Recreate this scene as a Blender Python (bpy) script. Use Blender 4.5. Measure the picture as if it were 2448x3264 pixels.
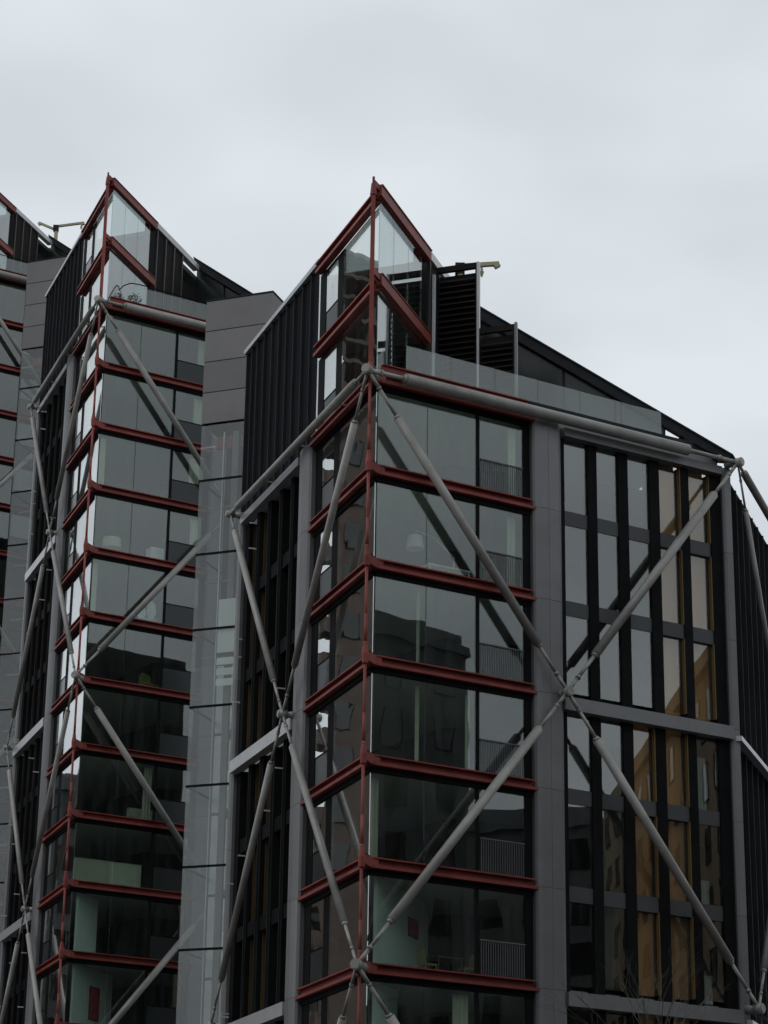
import bpy, bmesh, math, random
from mathutils import Vector, Matrix
C = bpy.context
scn = C.scene
for o in list(bpy.data.objects):
    bpy.data.objects.remove(o, do_unlink=True)
rnd = random.Random(7)

# ------------------------------------------------------------------ camera
PITCH, ROLL, EYE = 0.34506, -0.01532, 1.7
cam_d = bpy.data.cameras.new("camera")
cam = bpy.data.objects.new("camera", cam_d)
scn.collection.objects.link(cam)
r0, u0, f0 = Vector((1, 0, 0)), Vector((0, -math.sin(PITCH), math.cos(PITCH))), Vector((0, math.cos(PITCH), math.sin(PITCH)))
cr, sr = math.cos(ROLL), math.sin(ROLL)
right, up = r0 * cr - u0 * sr, r0 * sr + u0 * cr
m = Matrix((right, up, -f0)).transposed().to_4x4()
m.translation = Vector((0, 0, EYE))
cam.matrix_world = m
cam_d.sensor_fit = 'HORIZONTAL'
cam_d.sensor_width = 36.0
cam_d.lens = 36.0 * 7523.94 / 2448.0
cam_d.clip_start, cam_d.clip_end = 0.5, 6000
scn.camera = cam

# ------------------------------------------------------------------ sky, sun, exposure
SUN_AZ, SUN_EL = math.radians(205), math.radians(48)      # azimuth counter-clockwise from +X
world = bpy.data.worlds.new("World")
scn.world = world
world.use_nodes = True
nt = world.node_tree
nt.nodes.clear()
wo = nt.nodes.new('ShaderNodeOutputWorld')
bg = nt.nodes.new('ShaderNodeBackground')
bg.inputs['Strength'].default_value = 0.1
sky = nt.nodes.new('ShaderNodeTexSky')
sky.sky_type = 'NISHITA'
sky.sun_disc = False
sky.sun_elevation = SUN_EL
sky.sun_rotation = math.radians(90) - SUN_AZ
tc = nt.nodes.new('ShaderNodeTexCoord')
sep = nt.nodes.new('ShaderNodeSeparateXYZ')
nt.links.new(tc.outputs['Generated'], sep.inputs[0])
az = nt.nodes.new('ShaderNodeMath'); az.operation = 'ABSOLUTE'
nt.links.new(sep.outputs['Z'], az.inputs[0])
ad = nt.nodes.new('ShaderNodeMath'); ad.operation = 'ADD'; ad.inputs[1].default_value = 0.12
nt.links.new(az.outputs[0], ad.inputs[0])
comb = nt.nodes.new('ShaderNodeCombineXYZ')
for ax in ('X', 'Y'):
    dv = nt.nodes.new('ShaderNodeMath'); dv.operation = 'DIVIDE'
    nt.links.new(sep.outputs[ax], dv.inputs[0]); nt.links.new(ad.outputs[0], dv.inputs[1])
    nt.links.new(dv.outputs[0], comb.inputs[ax])
n1 = nt.nodes.new('ShaderNodeTexNoise'); n1.inputs['Scale'].default_value = 3.1
n1.inputs['Detail'].default_value = 3.5; n1.inputs['Roughness'].default_value = 0.42
nt.links.new(comb.outputs[0], n1.inputs['Vector'])
ramp = nt.nodes.new('ShaderNodeValToRGB')
ramp.color_ramp.elements[0].position = 0.36; ramp.color_ramp.elements[0].color = (0.640, 0.694, 0.735, 1)
ramp.color_ramp.elements[1].position = 0.62; ramp.color_ramp.elements[1].color = (0.760, 0.818, 0.856, 1)
nt.links.new(n1.outputs['Fac'], ramp.inputs[0])
sc10 = nt.nodes.new('ShaderNodeVectorMath'); sc10.operation = 'SCALE'; sc10.inputs['Scale'].default_value = 10.0
nt.links.new(ramp.outputs[0], sc10.inputs[0])
mixw = nt.nodes.new('ShaderNodeMix'); mixw.data_type = 'RGBA'; mixw.inputs[0].default_value = 0.97
nt.links.new(sky.outputs[0], mixw.inputs[6]); nt.links.new(sc10.outputs[0], mixw.inputs[7])
nt.links.new(mixw.outputs[2], bg.inputs['Color'])
nt.links.new(bg.outputs[0], wo.inputs['Surface'])

sun_d = bpy.data.lights.new("sun", 'SUN')
sun_d.energy = 0.5; sun_d.angle = math.radians(25); sun_d.color = (1, 0.96, 0.9)
sun = bpy.data.objects.new("sun", sun_d)
scn.collection.objects.link(sun)
sd = Vector((math.cos(SUN_AZ) * math.cos(SUN_EL), math.sin(SUN_AZ) * math.cos(SUN_EL), math.sin(SUN_EL)))
sun.rotation_euler = sd.to_track_quat('Z', 'Y').to_euler()
sun.location = (-60, -40, 90)

scn.view_settings.view_transform = 'Standard'
scn.view_settings.look = 'None'
scn.view_settings.exposure = 0.0
scn.view_settings.gamma = 1.0
scn.view_settings.use_curve_mapping = False
scn.render.engine = 'CYCLES'
scn.cycles.transparent_max_bounces = 32
scn.cycles.max_bounces = 10
scn.cycles.glossy_bounces = 5
scn.cycles.use_denoising = True

# ------------------------------------------------------------------ materials
def mat(name, col, rough=0.5, metal=0.0, var=0.18, scale=1.2, streak=0.0, bump=0.0, spec=0.5, bscale=6.0):
    mt = bpy.data.materials.new(name)
    mt.use_nodes = True
    t = mt.node_tree
    b = t.nodes['Principled BSDF']
    b.inputs['Roughness'].default_value = rough
    b.inputs['Metallic'].default_value = metal
    b.inputs['Specular IOR Level'].default_value = spec
    tcn = t.nodes.new('ShaderNodeTexCoord')
    oi = t.nodes.new('ShaderNodeObjectInfo')
    addv = t.nodes.new('ShaderNodeVectorMath'); addv.operation = 'ADD'
    cmb = t.nodes.new('ShaderNodeCombineXYZ')
    mul = t.nodes.new('ShaderNodeMath'); mul.operation = 'MULTIPLY'; mul.inputs[1].default_value = 37.0
    t.links.new(oi.outputs['Random'], mul.inputs[0])
    t.links.new(mul.outputs[0], cmb.inputs['X']); t.links.new(mul.outputs[0], cmb.inputs['Z'])
    t.links.new(tcn.outputs['Object'], addv.inputs[0]); t.links.new(cmb.outputs[0], addv.inputs[1])
    mp = t.nodes.new('ShaderNodeMapping')
    t.links.new(addv.outputs[0], mp.inputs['Vector'])
    if streak: mp.inputs['Scale'].default_value = (6, 6, 0.35)
    nz = t.nodes.new('ShaderNodeTexNoise'); nz.inputs['Scale'].default_value = scale
    nz.inputs['Detail'].default_value = 6; nz.inputs['Roughness'].default_value = 0.65
    t.links.new(mp.outputs[0], nz.inputs['Vector'])
    rp = t.nodes.new('ShaderNodeValToRGB')
    lo = [max(0, c * (1 - var)) for c in col]; hi = [min(1, c * (1 + var)) for c in col]
    rp.color_ramp.elements[0].position = 0.3; rp.color_ramp.elements[0].color = (*lo, 1)
    rp.color_ramp.elements[1].position = 0.7; rp.color_ramp.elements[1].color = (*hi, 1)
    t.links.new(nz.outputs['Fac'], rp.inputs[0])
    hv = t.nodes.new('ShaderNodeHueSaturation')
    tn = t.nodes.new('ShaderNodeMath'); tn.operation = 'MULTIPLY_ADD'; tn.inputs[1].default_value = 0.26; tn.inputs[2].default_value = 0.87
    t.links.new(oi.outputs['Random'], tn.inputs[0]); t.links.new(tn.outputs[0], hv.inputs['Value'])
    t.links.new(rp.outputs[0], hv.inputs['Color'])
    t.links.new(hv.outputs[0], b.inputs['Base Color'])
    if bump:
        n2 = t.nodes.new('ShaderNodeTexNoise'); n2.inputs['Scale'].default_value = bscale
        t.links.new(addv.outputs[0], n2.inputs['Vector'])
        bp = t.nodes.new('ShaderNodeBump'); bp.inputs['Strength'].default_value = bump; bp.inputs['Distance'].default_value = 0.02
        t.links.new(n2.outputs['Fac'], bp.inputs['Height']); t.links.new(bp.outputs[0], b.inputs['Normal'])
    return mt

def glass(name, r0, tint, wave=0.012, scale=0.55, rcol=(1, 1, 1), rough=0.0, tilt=0.006):
    """flat architectural glazing: Schlick mix of see-through and mirror, slightly uneven surface"""
    mt = bpy.data.materials.new(name)
    mt.use_nodes = True
    t = mt.node_tree
    t.nodes.clear()
    out = t.nodes.new('ShaderNodeOutputMaterial')
    tr = t.nodes.new('ShaderNodeBsdfTransparent'); tr.inputs['Color'].default_value = (*tint, 1)
    gl = t.nodes.new('ShaderNodeBsdfGlossy'); gl.inputs['Roughness'].default_value = rough; gl.inputs['Color'].default_value = (*rcol, 1)
    ge = t.nodes.new('ShaderNodeNewGeometry')
    dot = t.nodes.new('ShaderNodeVectorMath'); dot.operation = 'DOT_PRODUCT'
    t.links.new(ge.outputs['Incoming'], dot.inputs[0]); t.links.new(ge.outputs['Normal'], dot.inputs[1])
    ab = t.nodes.new('ShaderNodeMath'); ab.operation = 'ABSOLUTE'; t.links.new(dot.outputs['Value'], ab.inputs[0])
    om = t.nodes.new('ShaderNodeMath'); om.operation = 'SUBTRACT'; om.inputs[0].default_value = 1; t.links.new(ab.outputs[0], om.inputs[1])
    pw = t.nodes.new('ShaderNodeMath'); pw.operation = 'POWER'; pw.inputs[1].default_value = 5; t.links.new(om.outputs[0], pw.inputs[0])
    ma = t.nodes.new('ShaderNodeMath'); ma.operation = 'MULTIPLY_ADD'; ma.inputs[1].default_value = 1 - r0; ma.inputs[2].default_value = r0
    t.links.new(pw.outputs[0], ma.inputs[0])
    mx = t.nodes.new('ShaderNodeMixShader')
    t.links.new(ma.outputs[0], mx.inputs[0]); t.links.new(tr.outputs[0], mx.inputs[1]); t.links.new(gl.outputs[0], mx.inputs[2])
    t.links.new(mx.outputs[0], out.inputs['Surface'])
    tcn = t.nodes.new('ShaderNodeTexCoord'); oi = t.nodes.new('ShaderNodeObjectInfo')
    mul = t.nodes.new('ShaderNodeMath'); mul.operation = 'MULTIPLY'; mul.inputs[1].default_value = 53.0
    t.links.new(oi.outputs['Random'], mul.inputs[0])
    addv = t.nodes.new('ShaderNodeVectorMath'); addv.operation = 'ADD'
    t.links.new(tcn.outputs['Object'], addv.inputs[0]); t.links.new(mul.outputs[0], addv.inputs[1])
    nz = t.nodes.new('ShaderNodeTexNoise'); nz.inputs['Scale'].default_value = scale; nz.inputs['Detail'].default_value = 1.0
    t.links.new(addv.outputs[0], nz.inputs['Vector'])
    bp = t.nodes.new('ShaderNodeBump'); bp.inputs['Strength'].default_value = 1.0; bp.inputs['Distance'].default_value = wave
    t.links.new(nz.outputs['Fac'], bp.inputs['Height'])
    wn = t.nodes.new('ShaderNodeTexWhiteNoise'); wn.noise_dimensions = '1D'
    t.links.new(mul.outputs[0], wn.inputs['W'])
    off = t.nodes.new('ShaderNodeVectorMath'); off.operation = 'SUBTRACT'; off.inputs[1].default_value = (.5, .5, .5)
    t.links.new(wn.outputs['Color'], off.inputs[0])
    scl = t.nodes.new('ShaderNodeVectorMath'); scl.operation = 'SCALE'; scl.inputs['Scale'].default_value = tilt
    t.links.new(off.outputs[0], scl.inputs[0])
    nadd = t.nodes.new('ShaderNodeVectorMath'); nadd.operation = 'ADD'
    t.links.new(bp.outputs[0], nadd.inputs[0]); t.links.new(scl.outputs[0], nadd.inputs[1])
    nrm = t.nodes.new('ShaderNodeVectorMath'); nrm.operation = 'NORMALIZE'; t.links.new(nadd.outputs[0], nrm.inputs[0])
    t.links.new(nrm.outputs[0], gl.inputs['Normal'])
    df = t.nodes.new('ShaderNodeBsdfDiffuse'); df.inputs['Color'].default_value = (.42, .42, .40, 1)
    mp = t.nodes.new('ShaderNodeMapping'); mp.inputs['Scale'].default_value = (3.0, 3.0, 0.5)
    t.links.new(addv.outputs[0], mp.inputs['Vector'])
    dn = t.nodes.new('ShaderNodeTexNoise'); dn.inputs['Scale'].default_value = 0.9; dn.inputs['Detail'].default_value = 5
    t.links.new(mp.outputs[0], dn.inputs['Vector'])
    dr = t.nodes.new('ShaderNodeMapRange'); dr.inputs['From Min'].default_value = .42; dr.inputs['From Max'].default_value = .75
    dr.inputs['To Min'].default_value = 0.004; dr.inputs['To Max'].default_value = 0.034
    t.links.new(dn.outputs['Fac'], dr.inputs['Value'])
    mx2 = t.nodes.new('ShaderNodeMixShader')
    t.links.new(dr.outputs[0], mx2.inputs[0]); t.links.new(mx.outputs[0], mx2.inputs[1]); t.links.new(df.outputs[0], mx2.inputs[2])
    t.links.new(mx2.outputs[0], out.inputs['Surface'])
    return mt

M_RED = mat("red_oxide_paint", (0.200, 0.042, 0.034), 0.5, spec=0.25, var=0.28, scale=1.1, bump=0.1)
M_TUBE = mat("grey_steel_paint", (0.255, 0.246, 0.230), 0.46, metal=0.1, var=0.24, scale=1.1, bump=0.08)
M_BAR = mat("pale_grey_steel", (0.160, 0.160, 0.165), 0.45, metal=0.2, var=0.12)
M_COL = mat("grey_column_cladding", (0.148, 0.146, 0.151), 0.45, metal=0.2, var=0.10, scale=0.9, streak=0)
M_CLAD = mat("grey_metal_panel", (0.145, 0.138, 0.138), 0.5, metal=0.1, var=0.10, scale=0.6, streak=0, spec=0.3)
M_DARK = mat("black_cladding", (0.0125, 0.0135, 0.016), 0.6, var=0.35, scale=1.3, streak=1, spec=0.015)
M_FIN = mat("dark_grey_fin", (0.030, 0.032, 0.036), 0.5, var=0.2, spec=0.02)
M_FRAME = mat("black_window_frame", (0.012, 0.012, 0.0125), 0.55, var=0.2, spec=0.015)
M_SPAN = mat("grey_spandrel", (0.056, 0.058, 0.062), 0.45, var=0.1, spec=0.3)
M_BACKPAN = mat("dark_glass_panel", (0.024, 0.029, 0.030), 0.18, var=0.1, spec=0.35)
M_LOUV = mat("brown_black_louvre", (0.021, 0.018, 0.017), 0.6, var=0.2, spec=0.02)
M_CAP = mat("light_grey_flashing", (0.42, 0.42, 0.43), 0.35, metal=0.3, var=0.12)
M_POST = mat("white_metal_post", (0.62, 0.62, 0.64), 0.35, var=0.05)
M_SLAB = mat("white_ceiling", (0.46, 0.47, 0.43), 0.7, var=0.04)
M_WALL = mat("dim_interior_wall", (0.11, 0.115, 0.11), 0.8, var=0.15, scale=0.5)
M_PALE = mat("pale_interior_wall", (0.80, 0.85, 0.80), 0.8, var=0.03)
M_TIMBER = mat("amber_timber", (0.39, 0.225, 0.092), 0.5, var=0.16, scale=1.0, streak=1)
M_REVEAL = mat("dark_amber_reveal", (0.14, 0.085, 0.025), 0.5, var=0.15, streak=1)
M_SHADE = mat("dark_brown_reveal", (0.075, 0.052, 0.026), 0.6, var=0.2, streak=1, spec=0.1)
M_BLIND = mat("brown_slat_blind", (0.16, 0.12, 0.07), 0.6, var=0.2)
M_ROOF = mat("roof_membrane", (0.10, 0.10, 0.10), 0.8)
M_WHITE = mat("white_enamel", (0.80, 0.80, 0.76), 0.5, var=0.03)
M_YEL = mat("yellow_plastic", (0.36, 0.27, 0.09), 0.5, var=0.1)
M_LIME = mat("lime_fabric", (0.20, 0.20, 0.05), 0.7, var=0.1)
M_REDART = mat("red_canvas", (0.50, 0.05, 0.05), 0.7, var=0.5, scale=4)
M_CREAM = mat("cream_board", (0.62, 0.62, 0.48), 0.6, var=0.05)
M_WOOD = mat("dark_table_wood", (0.10, 0.055, 0.04), 0.5)
M_STEEL = mat("pale_lift_steel", (0.46, 0.48, 0.47), 0.45, metal=0.2, var=0.1)
M_BRICKB = mat("brown_brick_far", (0.11, 0.078, 0.062), 0.85, var=0.25, scale=0.8)
M_STONE = mat("grey_stone_far", (0.10, 0.105, 0.11), 0.85, var=0.2, scale=0.4)
M_STONEB = mat("buff_stone_far", (0.26, 0.19, 0.12), 0.85, var=0.15, scale=0.4)
M_ROD = mat("yellow_grey_crane_paint", (0.34, 0.32, 0.20), 0.5)
M_BARK = mat("grey_bark", (0.075, 0.068, 0.058), 0.9, var=0.3, scale=8)
M_GROUND = mat("ground_paving", (0.065, 0.065, 0.063), 0.85, var=0.15, scale=0.3)
M_RAIL = mat("railing_grey", (0.115, 0.12, 0.125), 0.5, spec=0.2)
M_LEAF = mat("grey_green_leaves", (0.06, 0.085, 0.05), 0.8, var=0.4, scale=5)
G_CLEAR = glass("prow_glass", 0.084, (0.79, 0.85, 0.83), 0.0035)
G_WIN = glass("window_glass", 0.125, (0.70, 0.74, 0.73), 0.003, 0.5)
G_AMB = glass("window_glass_amber", 0.10, (0.88, 0.86, 0.80), 0.003, 0.5)
G_L = glass("side_glass", 0.46, (0.72, 0.78, 0.76), 0.0045, 0.7)
G_M = glass("terrace_glass", 0.20, (0.60, 0.66, 0.66), 0.004, 0.6)
G_BAL = glass("balustrade_glass", 0.075, (0.84, 0.90, 0.88), 0.002)
G_LIFT = glass("lift_glass", 0.06, (0.84, 0.865, 0.86), 0.008)
G_FAR = glass("far_window_glass", 0.06, (0.25, 0.26, 0.27), 0.0)

# ------------------------------------------------------------------ mesh helpers
class MB:
    def __init__(s): s.v, s.f = [], []
    def _add(s, vs, fs):
        b = len(s.v); s.v += [tuple(v) for v in vs]; s.f += [tuple(i + b for i in f) for f in fs]; return s
    def box(s, fr, s0, s1, o0, o1, z0, z1):
        vs = [fr(a, b, c) for a in (s0, s1) for b in (o0, o1) for c in (z0, z1)]
        return s._add(vs, [(0, 1, 3, 2), (4, 6, 7, 5), (0, 4, 5, 1), (2, 3, 7, 6), (0, 2, 6, 4), (1, 5, 7, 3)])
    def loft(s, rings, cap=True):
        n = len(rings[0]); vs = [p for r in rings for p in r]; fs = []
        for k in range(len(rings) - 1):
            for i in range(n):
                j = (i + 1) % n; fs.append((k * n + i, k * n + j, (k + 1) * n + j, (k + 1) * n + i))
        if cap:
            fs.append(tuple(range(n - 1, -1, -1))); fs.append(tuple((len(rings) - 1) * n + i for i in range(n)))
        return s._add(vs, fs)
    def prof(s, fr, oz, s0, s1):          # profile in (out, z) run along the face
        return s.loft([[fr(a, o, z) for o, z in oz] for a in (s0, s1)])
    def beam(s, fr, oz, s0, s1):           # a run of profile whose far end is cut on the slant
        return s.loft([[fr(s0, o, z) for o, z in oz], [fr(s1 - (.20 if z > .1 else 0), o, z) for o, z in oz]])
    def vert(s, fr, so, z0, z1):          # plan polygon (s, out) extruded upwards
        return s.loft([[fr(a, o, z) for a, o in so] for z in (z0, z1)])
    def slab(s, fr, sz, o0, o1):          # elevation polygon (s, z) extruded outwards
        return s.loft([[fr(a, o, z) for a, z in sz] for o in (o0, o1)])
    def plan(s, xy, z0, z1):
        return s.loft([[(x, y, z) for x, y in xy] for z in (z0, z1)])
    def tube(s, p0, p1, r0_, r1_=None, n=14):
        r1_ = r0_ if r1_ is None else r1_
        p0, p1 = Vector(p0), Vector(p1); d = (p1 - p0).normalized()
        a = d.orthogonal().normalized(); b = d.cross(a)
        rg = lambda p, r: [p + (a * math.cos(2 * math.pi * i / n) + b * math.sin(2 * math.pi * i / n)) * r for i in range(n)]
        return s.loft([rg(p0, r0_), rg(p1, r1_)])
    def bar(s, p0, p1, w, h):              # rectangular bar between two points, h measured upwards
        p0, p1 = Vector(p0), Vector(p1); d = (p1 - p0).normalized()
        upv = Vector((0, 0, 1)) if abs(d.z) < 0.95 else Vector((1, 0, 0))
        a = d.cross(upv).normalized(); b = a.cross(d).normalized()
        rg = lambda p: [p + a * w / 2 + b * h / 2, p - a * w / 2 + b * h / 2, p - a * w / 2 - b * h / 2, p + a * w / 2 - b * h / 2]
        return s.loft([rg(p0), rg(p1)])
    def lathe(s, c, prof, n=20):
        c = Vector(c)
        return s.loft([[c + Vector((r * math.cos(2 * math.pi * i / n), r * math.sin(2 * math.pi * i / n), z)) for i in range(n)] for r, z in prof])
    def mesh(s, name, smooth=False):
        me = bpy.data.meshes.new(name)
        me.from_pydata(s.v, [], s.f)
        bm = bmesh.new(); bm.from_mesh(me)
        bmesh.ops.recalc_face_normals(bm, faces=bm.faces)
        bm.to_mesh(me); bm.free()
        if smooth:
            for p in me.polygons: p.use_smooth = len(p.vertices) == 4
        return me

CACHE = {}
def part(name, mb, material, parent, z=0.0, key=None, smooth=False, stuff=False, label=None):
    """one mesh object under its thing; alike pieces share mesh data through key"""
    if key is not None and (key, material.name) in CACHE:
        me = CACHE[(key, material.name)]
    else:
        me = (mb() if callable(mb) else mb).mesh(name, smooth)
        me.materials.append(material)
        if key is not None: CACHE[(key, material.name)] = me
    o = bpy.data.objects.new(name, me)
    scn.collection.objects.link(o)
    o.parent = parent
    o.location = (0, 0, z)
    if stuff: o['kind'] = 'stuff'
    if label: o['label'] = label
    return o
def thing(name, label, cat, loc=(0, 0, 0), rz=0.0, group=None):
    o = bpy.data.objects.new(name, None)
    o.empty_display_size = 0.5
    scn.collection.objects.link(o)
    o.location = loc; o.rotation_euler = (0, 0, rz)
    o['label'] = label; o['category'] = cat
    if group: o['group'] = group
    return o
def ident(a, b, c): return (a, b, c)

# ------------------------------------------------------------------ ground
gm = MB().box(ident, -3000, 3000, -3000, 3000, -0.5, 0.0)
g = part('ground', gm, M_GROUND, None); g['kind'] = 'structure'

# ------------------------------------------------------------------ plan of a pavilion (metres, relative to the prow node at terrace level)
AR, AL, AM, AK = math.radians(30.847), math.radians(69.646), math.radians(70.3), math.radians(-20.0)
uR, nR = (math.cos(AR), math.sin(AR)), (math.sin(AR), -math.cos(AR))
uL, nL = (-math.cos(AL), math.sin(AL)), (-math.sin(AL), -math.cos(AL))
uM, nM = (math.cos(AM), math.sin(AM)), (math.sin(AM), -math.cos(AM))
uK, nK = (math.cos(AK), math.sin(AK)), (math.sin(AK), -math.cos(AK))
def frame(org, u, n): return lambda s, o, z: (org[0] + u[0] * s + n[0] * o, org[1] + u[1] * s + n[1] * o, z)
GX = (0.332, 0.943)                                   # glass corner
ER = (uR[0] * 15.81, uR[1] * 15.81)
FR_, FL_ = frame((0, 0), uR, nR), frame((0, 0), uL, nL)
FM_ = frame(GX, uM, nM)
FK_ = frame(ER, uK, nK)
FRP_ = frame(ER, uM, nM)
SH = (-7.24, 21.0)
ASH = math.radians(-20.6)
FS_ = frame(SH, (math.cos(ASH), math.sin(ASH)), (math.sin(ASH), -math.cos(ASH)))
PROD = (0.087, 0.217)                                 # hanger rod
F = 3.3
xy = lambda fr, s, o: fr(s, o, 0)[:2]
GO = -0.64

BEAM = [(-.64, -.07), (-.37, -.07), (-.37, .03), (-.55, .03), (-.55, .225), (-.37, .225), (-.37, .27), (-.64, .27)]
COLP = [(6.98, -.70), (6.98, -.46), (7.04, -.38), (7.2, -.33), (7.54, -.30), (7.555, -.315), (7.57, -.30), (8.0, -.33), (8.15, -.42), (8.15, -.70)]
GRID = [(8.45, 9.46), (9.86, 10.80), (11.23, 12.19), (12.63, 13.62), (13.98, 14.95)]

def brace(root, a, b, r, ends=(1.9, 1.9), nm='brace_tube'):
    """a tubular brace with slimmer turned-down ends and fork plates, from node a to node b"""
    a, b = Vector(a), Vector(b); d = (b - a).normalized()
    A, B = a + d * ends[0], b - d * ends[1]
    t = part(nm, MB().tube(A, B, r, n=20), M_TUBE, root, smooth=True)
    for p, q in ((a, A), (b, B)):
        L = (q - p).length; e = (q - p).normalized()
        mb = MB()
        mb.tube(q - e * 0.002, q - e * 0.10, r * 0.86, r * 0.6, 14)
        mb.tube(q - e * 0.10, p + e * (0.42 * L), r * 0.42, r * 0.40, 12)
        mb.tube(p + e * (0.42 * L), p + e * (0.36 * L), r * 0.40, r * 0.62, 12)
        mb.bar(p + e * (0.37 * L), p + e * 0.08, 0.07, r * 0.75)
        part('end_rod', mb, M_TUBE, t, smooth=True)
    return t

def node(root, p, dirn, r=0.175, ln=0.30, strut=0.0):
    p = Vector(p); d = Vector(dirn).normalized()
    mb = MB().tube(p - d * ln * .5, p + d * ln * .5, r, n=20)
    mb.tube(p + d * ln * .5, p + d * (ln * .5 + .03), r * .8, n=20)
    nd = part('node_pin', mb, M_TUBE, root, smooth=True)
    if strut:
        part('node_strut', MB().tube(p - d * ln * .5, p - d * (strut), 0.09, 0.17, 14), M_TUBE, nd, smooth=True)
    return nd

def bay(root, fr, tag, zt, K, rail, gl, upper):
    """glazed prow bay of one face: floor beams, panes, side window, columns; storeys below the terrace and (upper) two above"""
    L = tag == 'L'
    main = [(0.82, 2.76), (2.79, 4.74)] if not L else [(0.82, 4.46)]
    m0, m1 = (4.74, 4.87) if not L else (4.46, 5.04)
    w0, w1 = (4.90, 6.66) if not L else (5.06, 6.30)
    z_st = [(-F * k + .27, -F * (k - 1) - .24, -F * k) for k in range(1, K + 1)]
    levels = list(range(0, K + 1))
    for k in levels:
        part('floor_beam', lambda: MB().beam(fr, BEAM, .76, 7.12), M_RED, root, zt - F * k, ('beam', tag))
        part('beam_head', lambda: MB().prof(fr, [(-.70, -.26), (-.57, -.26), (-.57, -.074), (-.70, -.074)], .80, 6.97), M_FRAME, root, zt - F * k, ('head', tag))
    ups = []
    if upper:
        ups = [(.30, 3.28, 0.0), (3.78, 6.70, 3.48)]
        for zz in (3.47, 6.84):
            part('floor_beam', lambda: MB().prof(fr, [(o, z * 1.25) for o, z in BEAM], .70, 6.95), M_RED, root, zt + zz, ('ubeam', tag))
    for (za, zb, zref), shift in [(s, True) for s in z_st] + [(s, False) for s in ups]:
        h = zb - za
        base = za
        for i, (a, b) in enumerate(main):
            part('glass_pane', lambda: MB().box(fr, a, b, GO - .015, GO + .015, 0, h), gl, root, zt + base, ('pane', tag, i, round(h, 2)))
        part('mullion', lambda: MB().box(fr, m0, m1, GO - .06, GO + .02, 0, h), M_FRAME, root, zt + base, ('mul', tag, round(h, 2)))
        part('mullion', lambda: MB().box(fr, w1 + .02, 6.97, GO - .08, GO + .03, 0, h), M_FRAME, root, zt + base, ('mul2', tag, round(h, 2)))
        if rail == 'bars':
            w = part('side_window', lambda: MB().box(fr, w0, w1, GO - .015, GO + .015, 0, h), gl, root, zt + base, ('side', tag, round(h, 2)))
            def bars():
                mb = MB(); n = 19
                for i in range(n):
                    s_ = w0 + .05 + (w1 - w0 - .1) * i / (n - 1)
                    mb.box(fr, s_ - .012, s_ + .012, GO + .035, GO + .055, 0.02, 1.12)
                mb.box(fr, w0, w1, GO + .02, GO + .065, 1.121, 1.16)
                return mb
            part('railing', bars, M_RAIL, w, 0, ('bars', tag), stuff=True)
        else:
            hs = 1.12
            w = part('side_window', lambda: MB().box(fr, w0, w1, GO - .015, GO + .015, hs + .05, h - .06), gl, root, zt + base, ('sideu', tag, round(h, 2)))
            part('side_panel', lambda: MB().box(fr, w0, w1, GO - .03, GO + .01, 0, hs), M_BACKPAN, w, 0, ('sidep', tag))
            part('window_bar', lambda: MB().box(fr, w0, w1, GO - .05, GO + .025, hs + .002, hs + .048), M_FRAME, w, 0, ('sideb', tag))
            part('window_head', lambda: MB().box(fr, w0, w1, GO - .05, GO + .025, h - .058, h), M_FRAME, w, 0, ('sideh', tag, round(h, 2)))
    # the column that ends the bay, in storey-high casings
    for k in range(1, K + 1):
        part('column_casing', lambda: MB().vert(fr, COLP, -F + .012, -.0), M_COL, root, zt - F * (k - 1) + .02, ('col', tag), smooth=False)
        part('column_joint', lambda: MB().vert(fr, [(s * .998 + .015, o - .012) for s, o in COLP], .0, .012), M_FRAME, root, zt - F * (k - 1) + .02, ('colj', tag))

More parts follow.
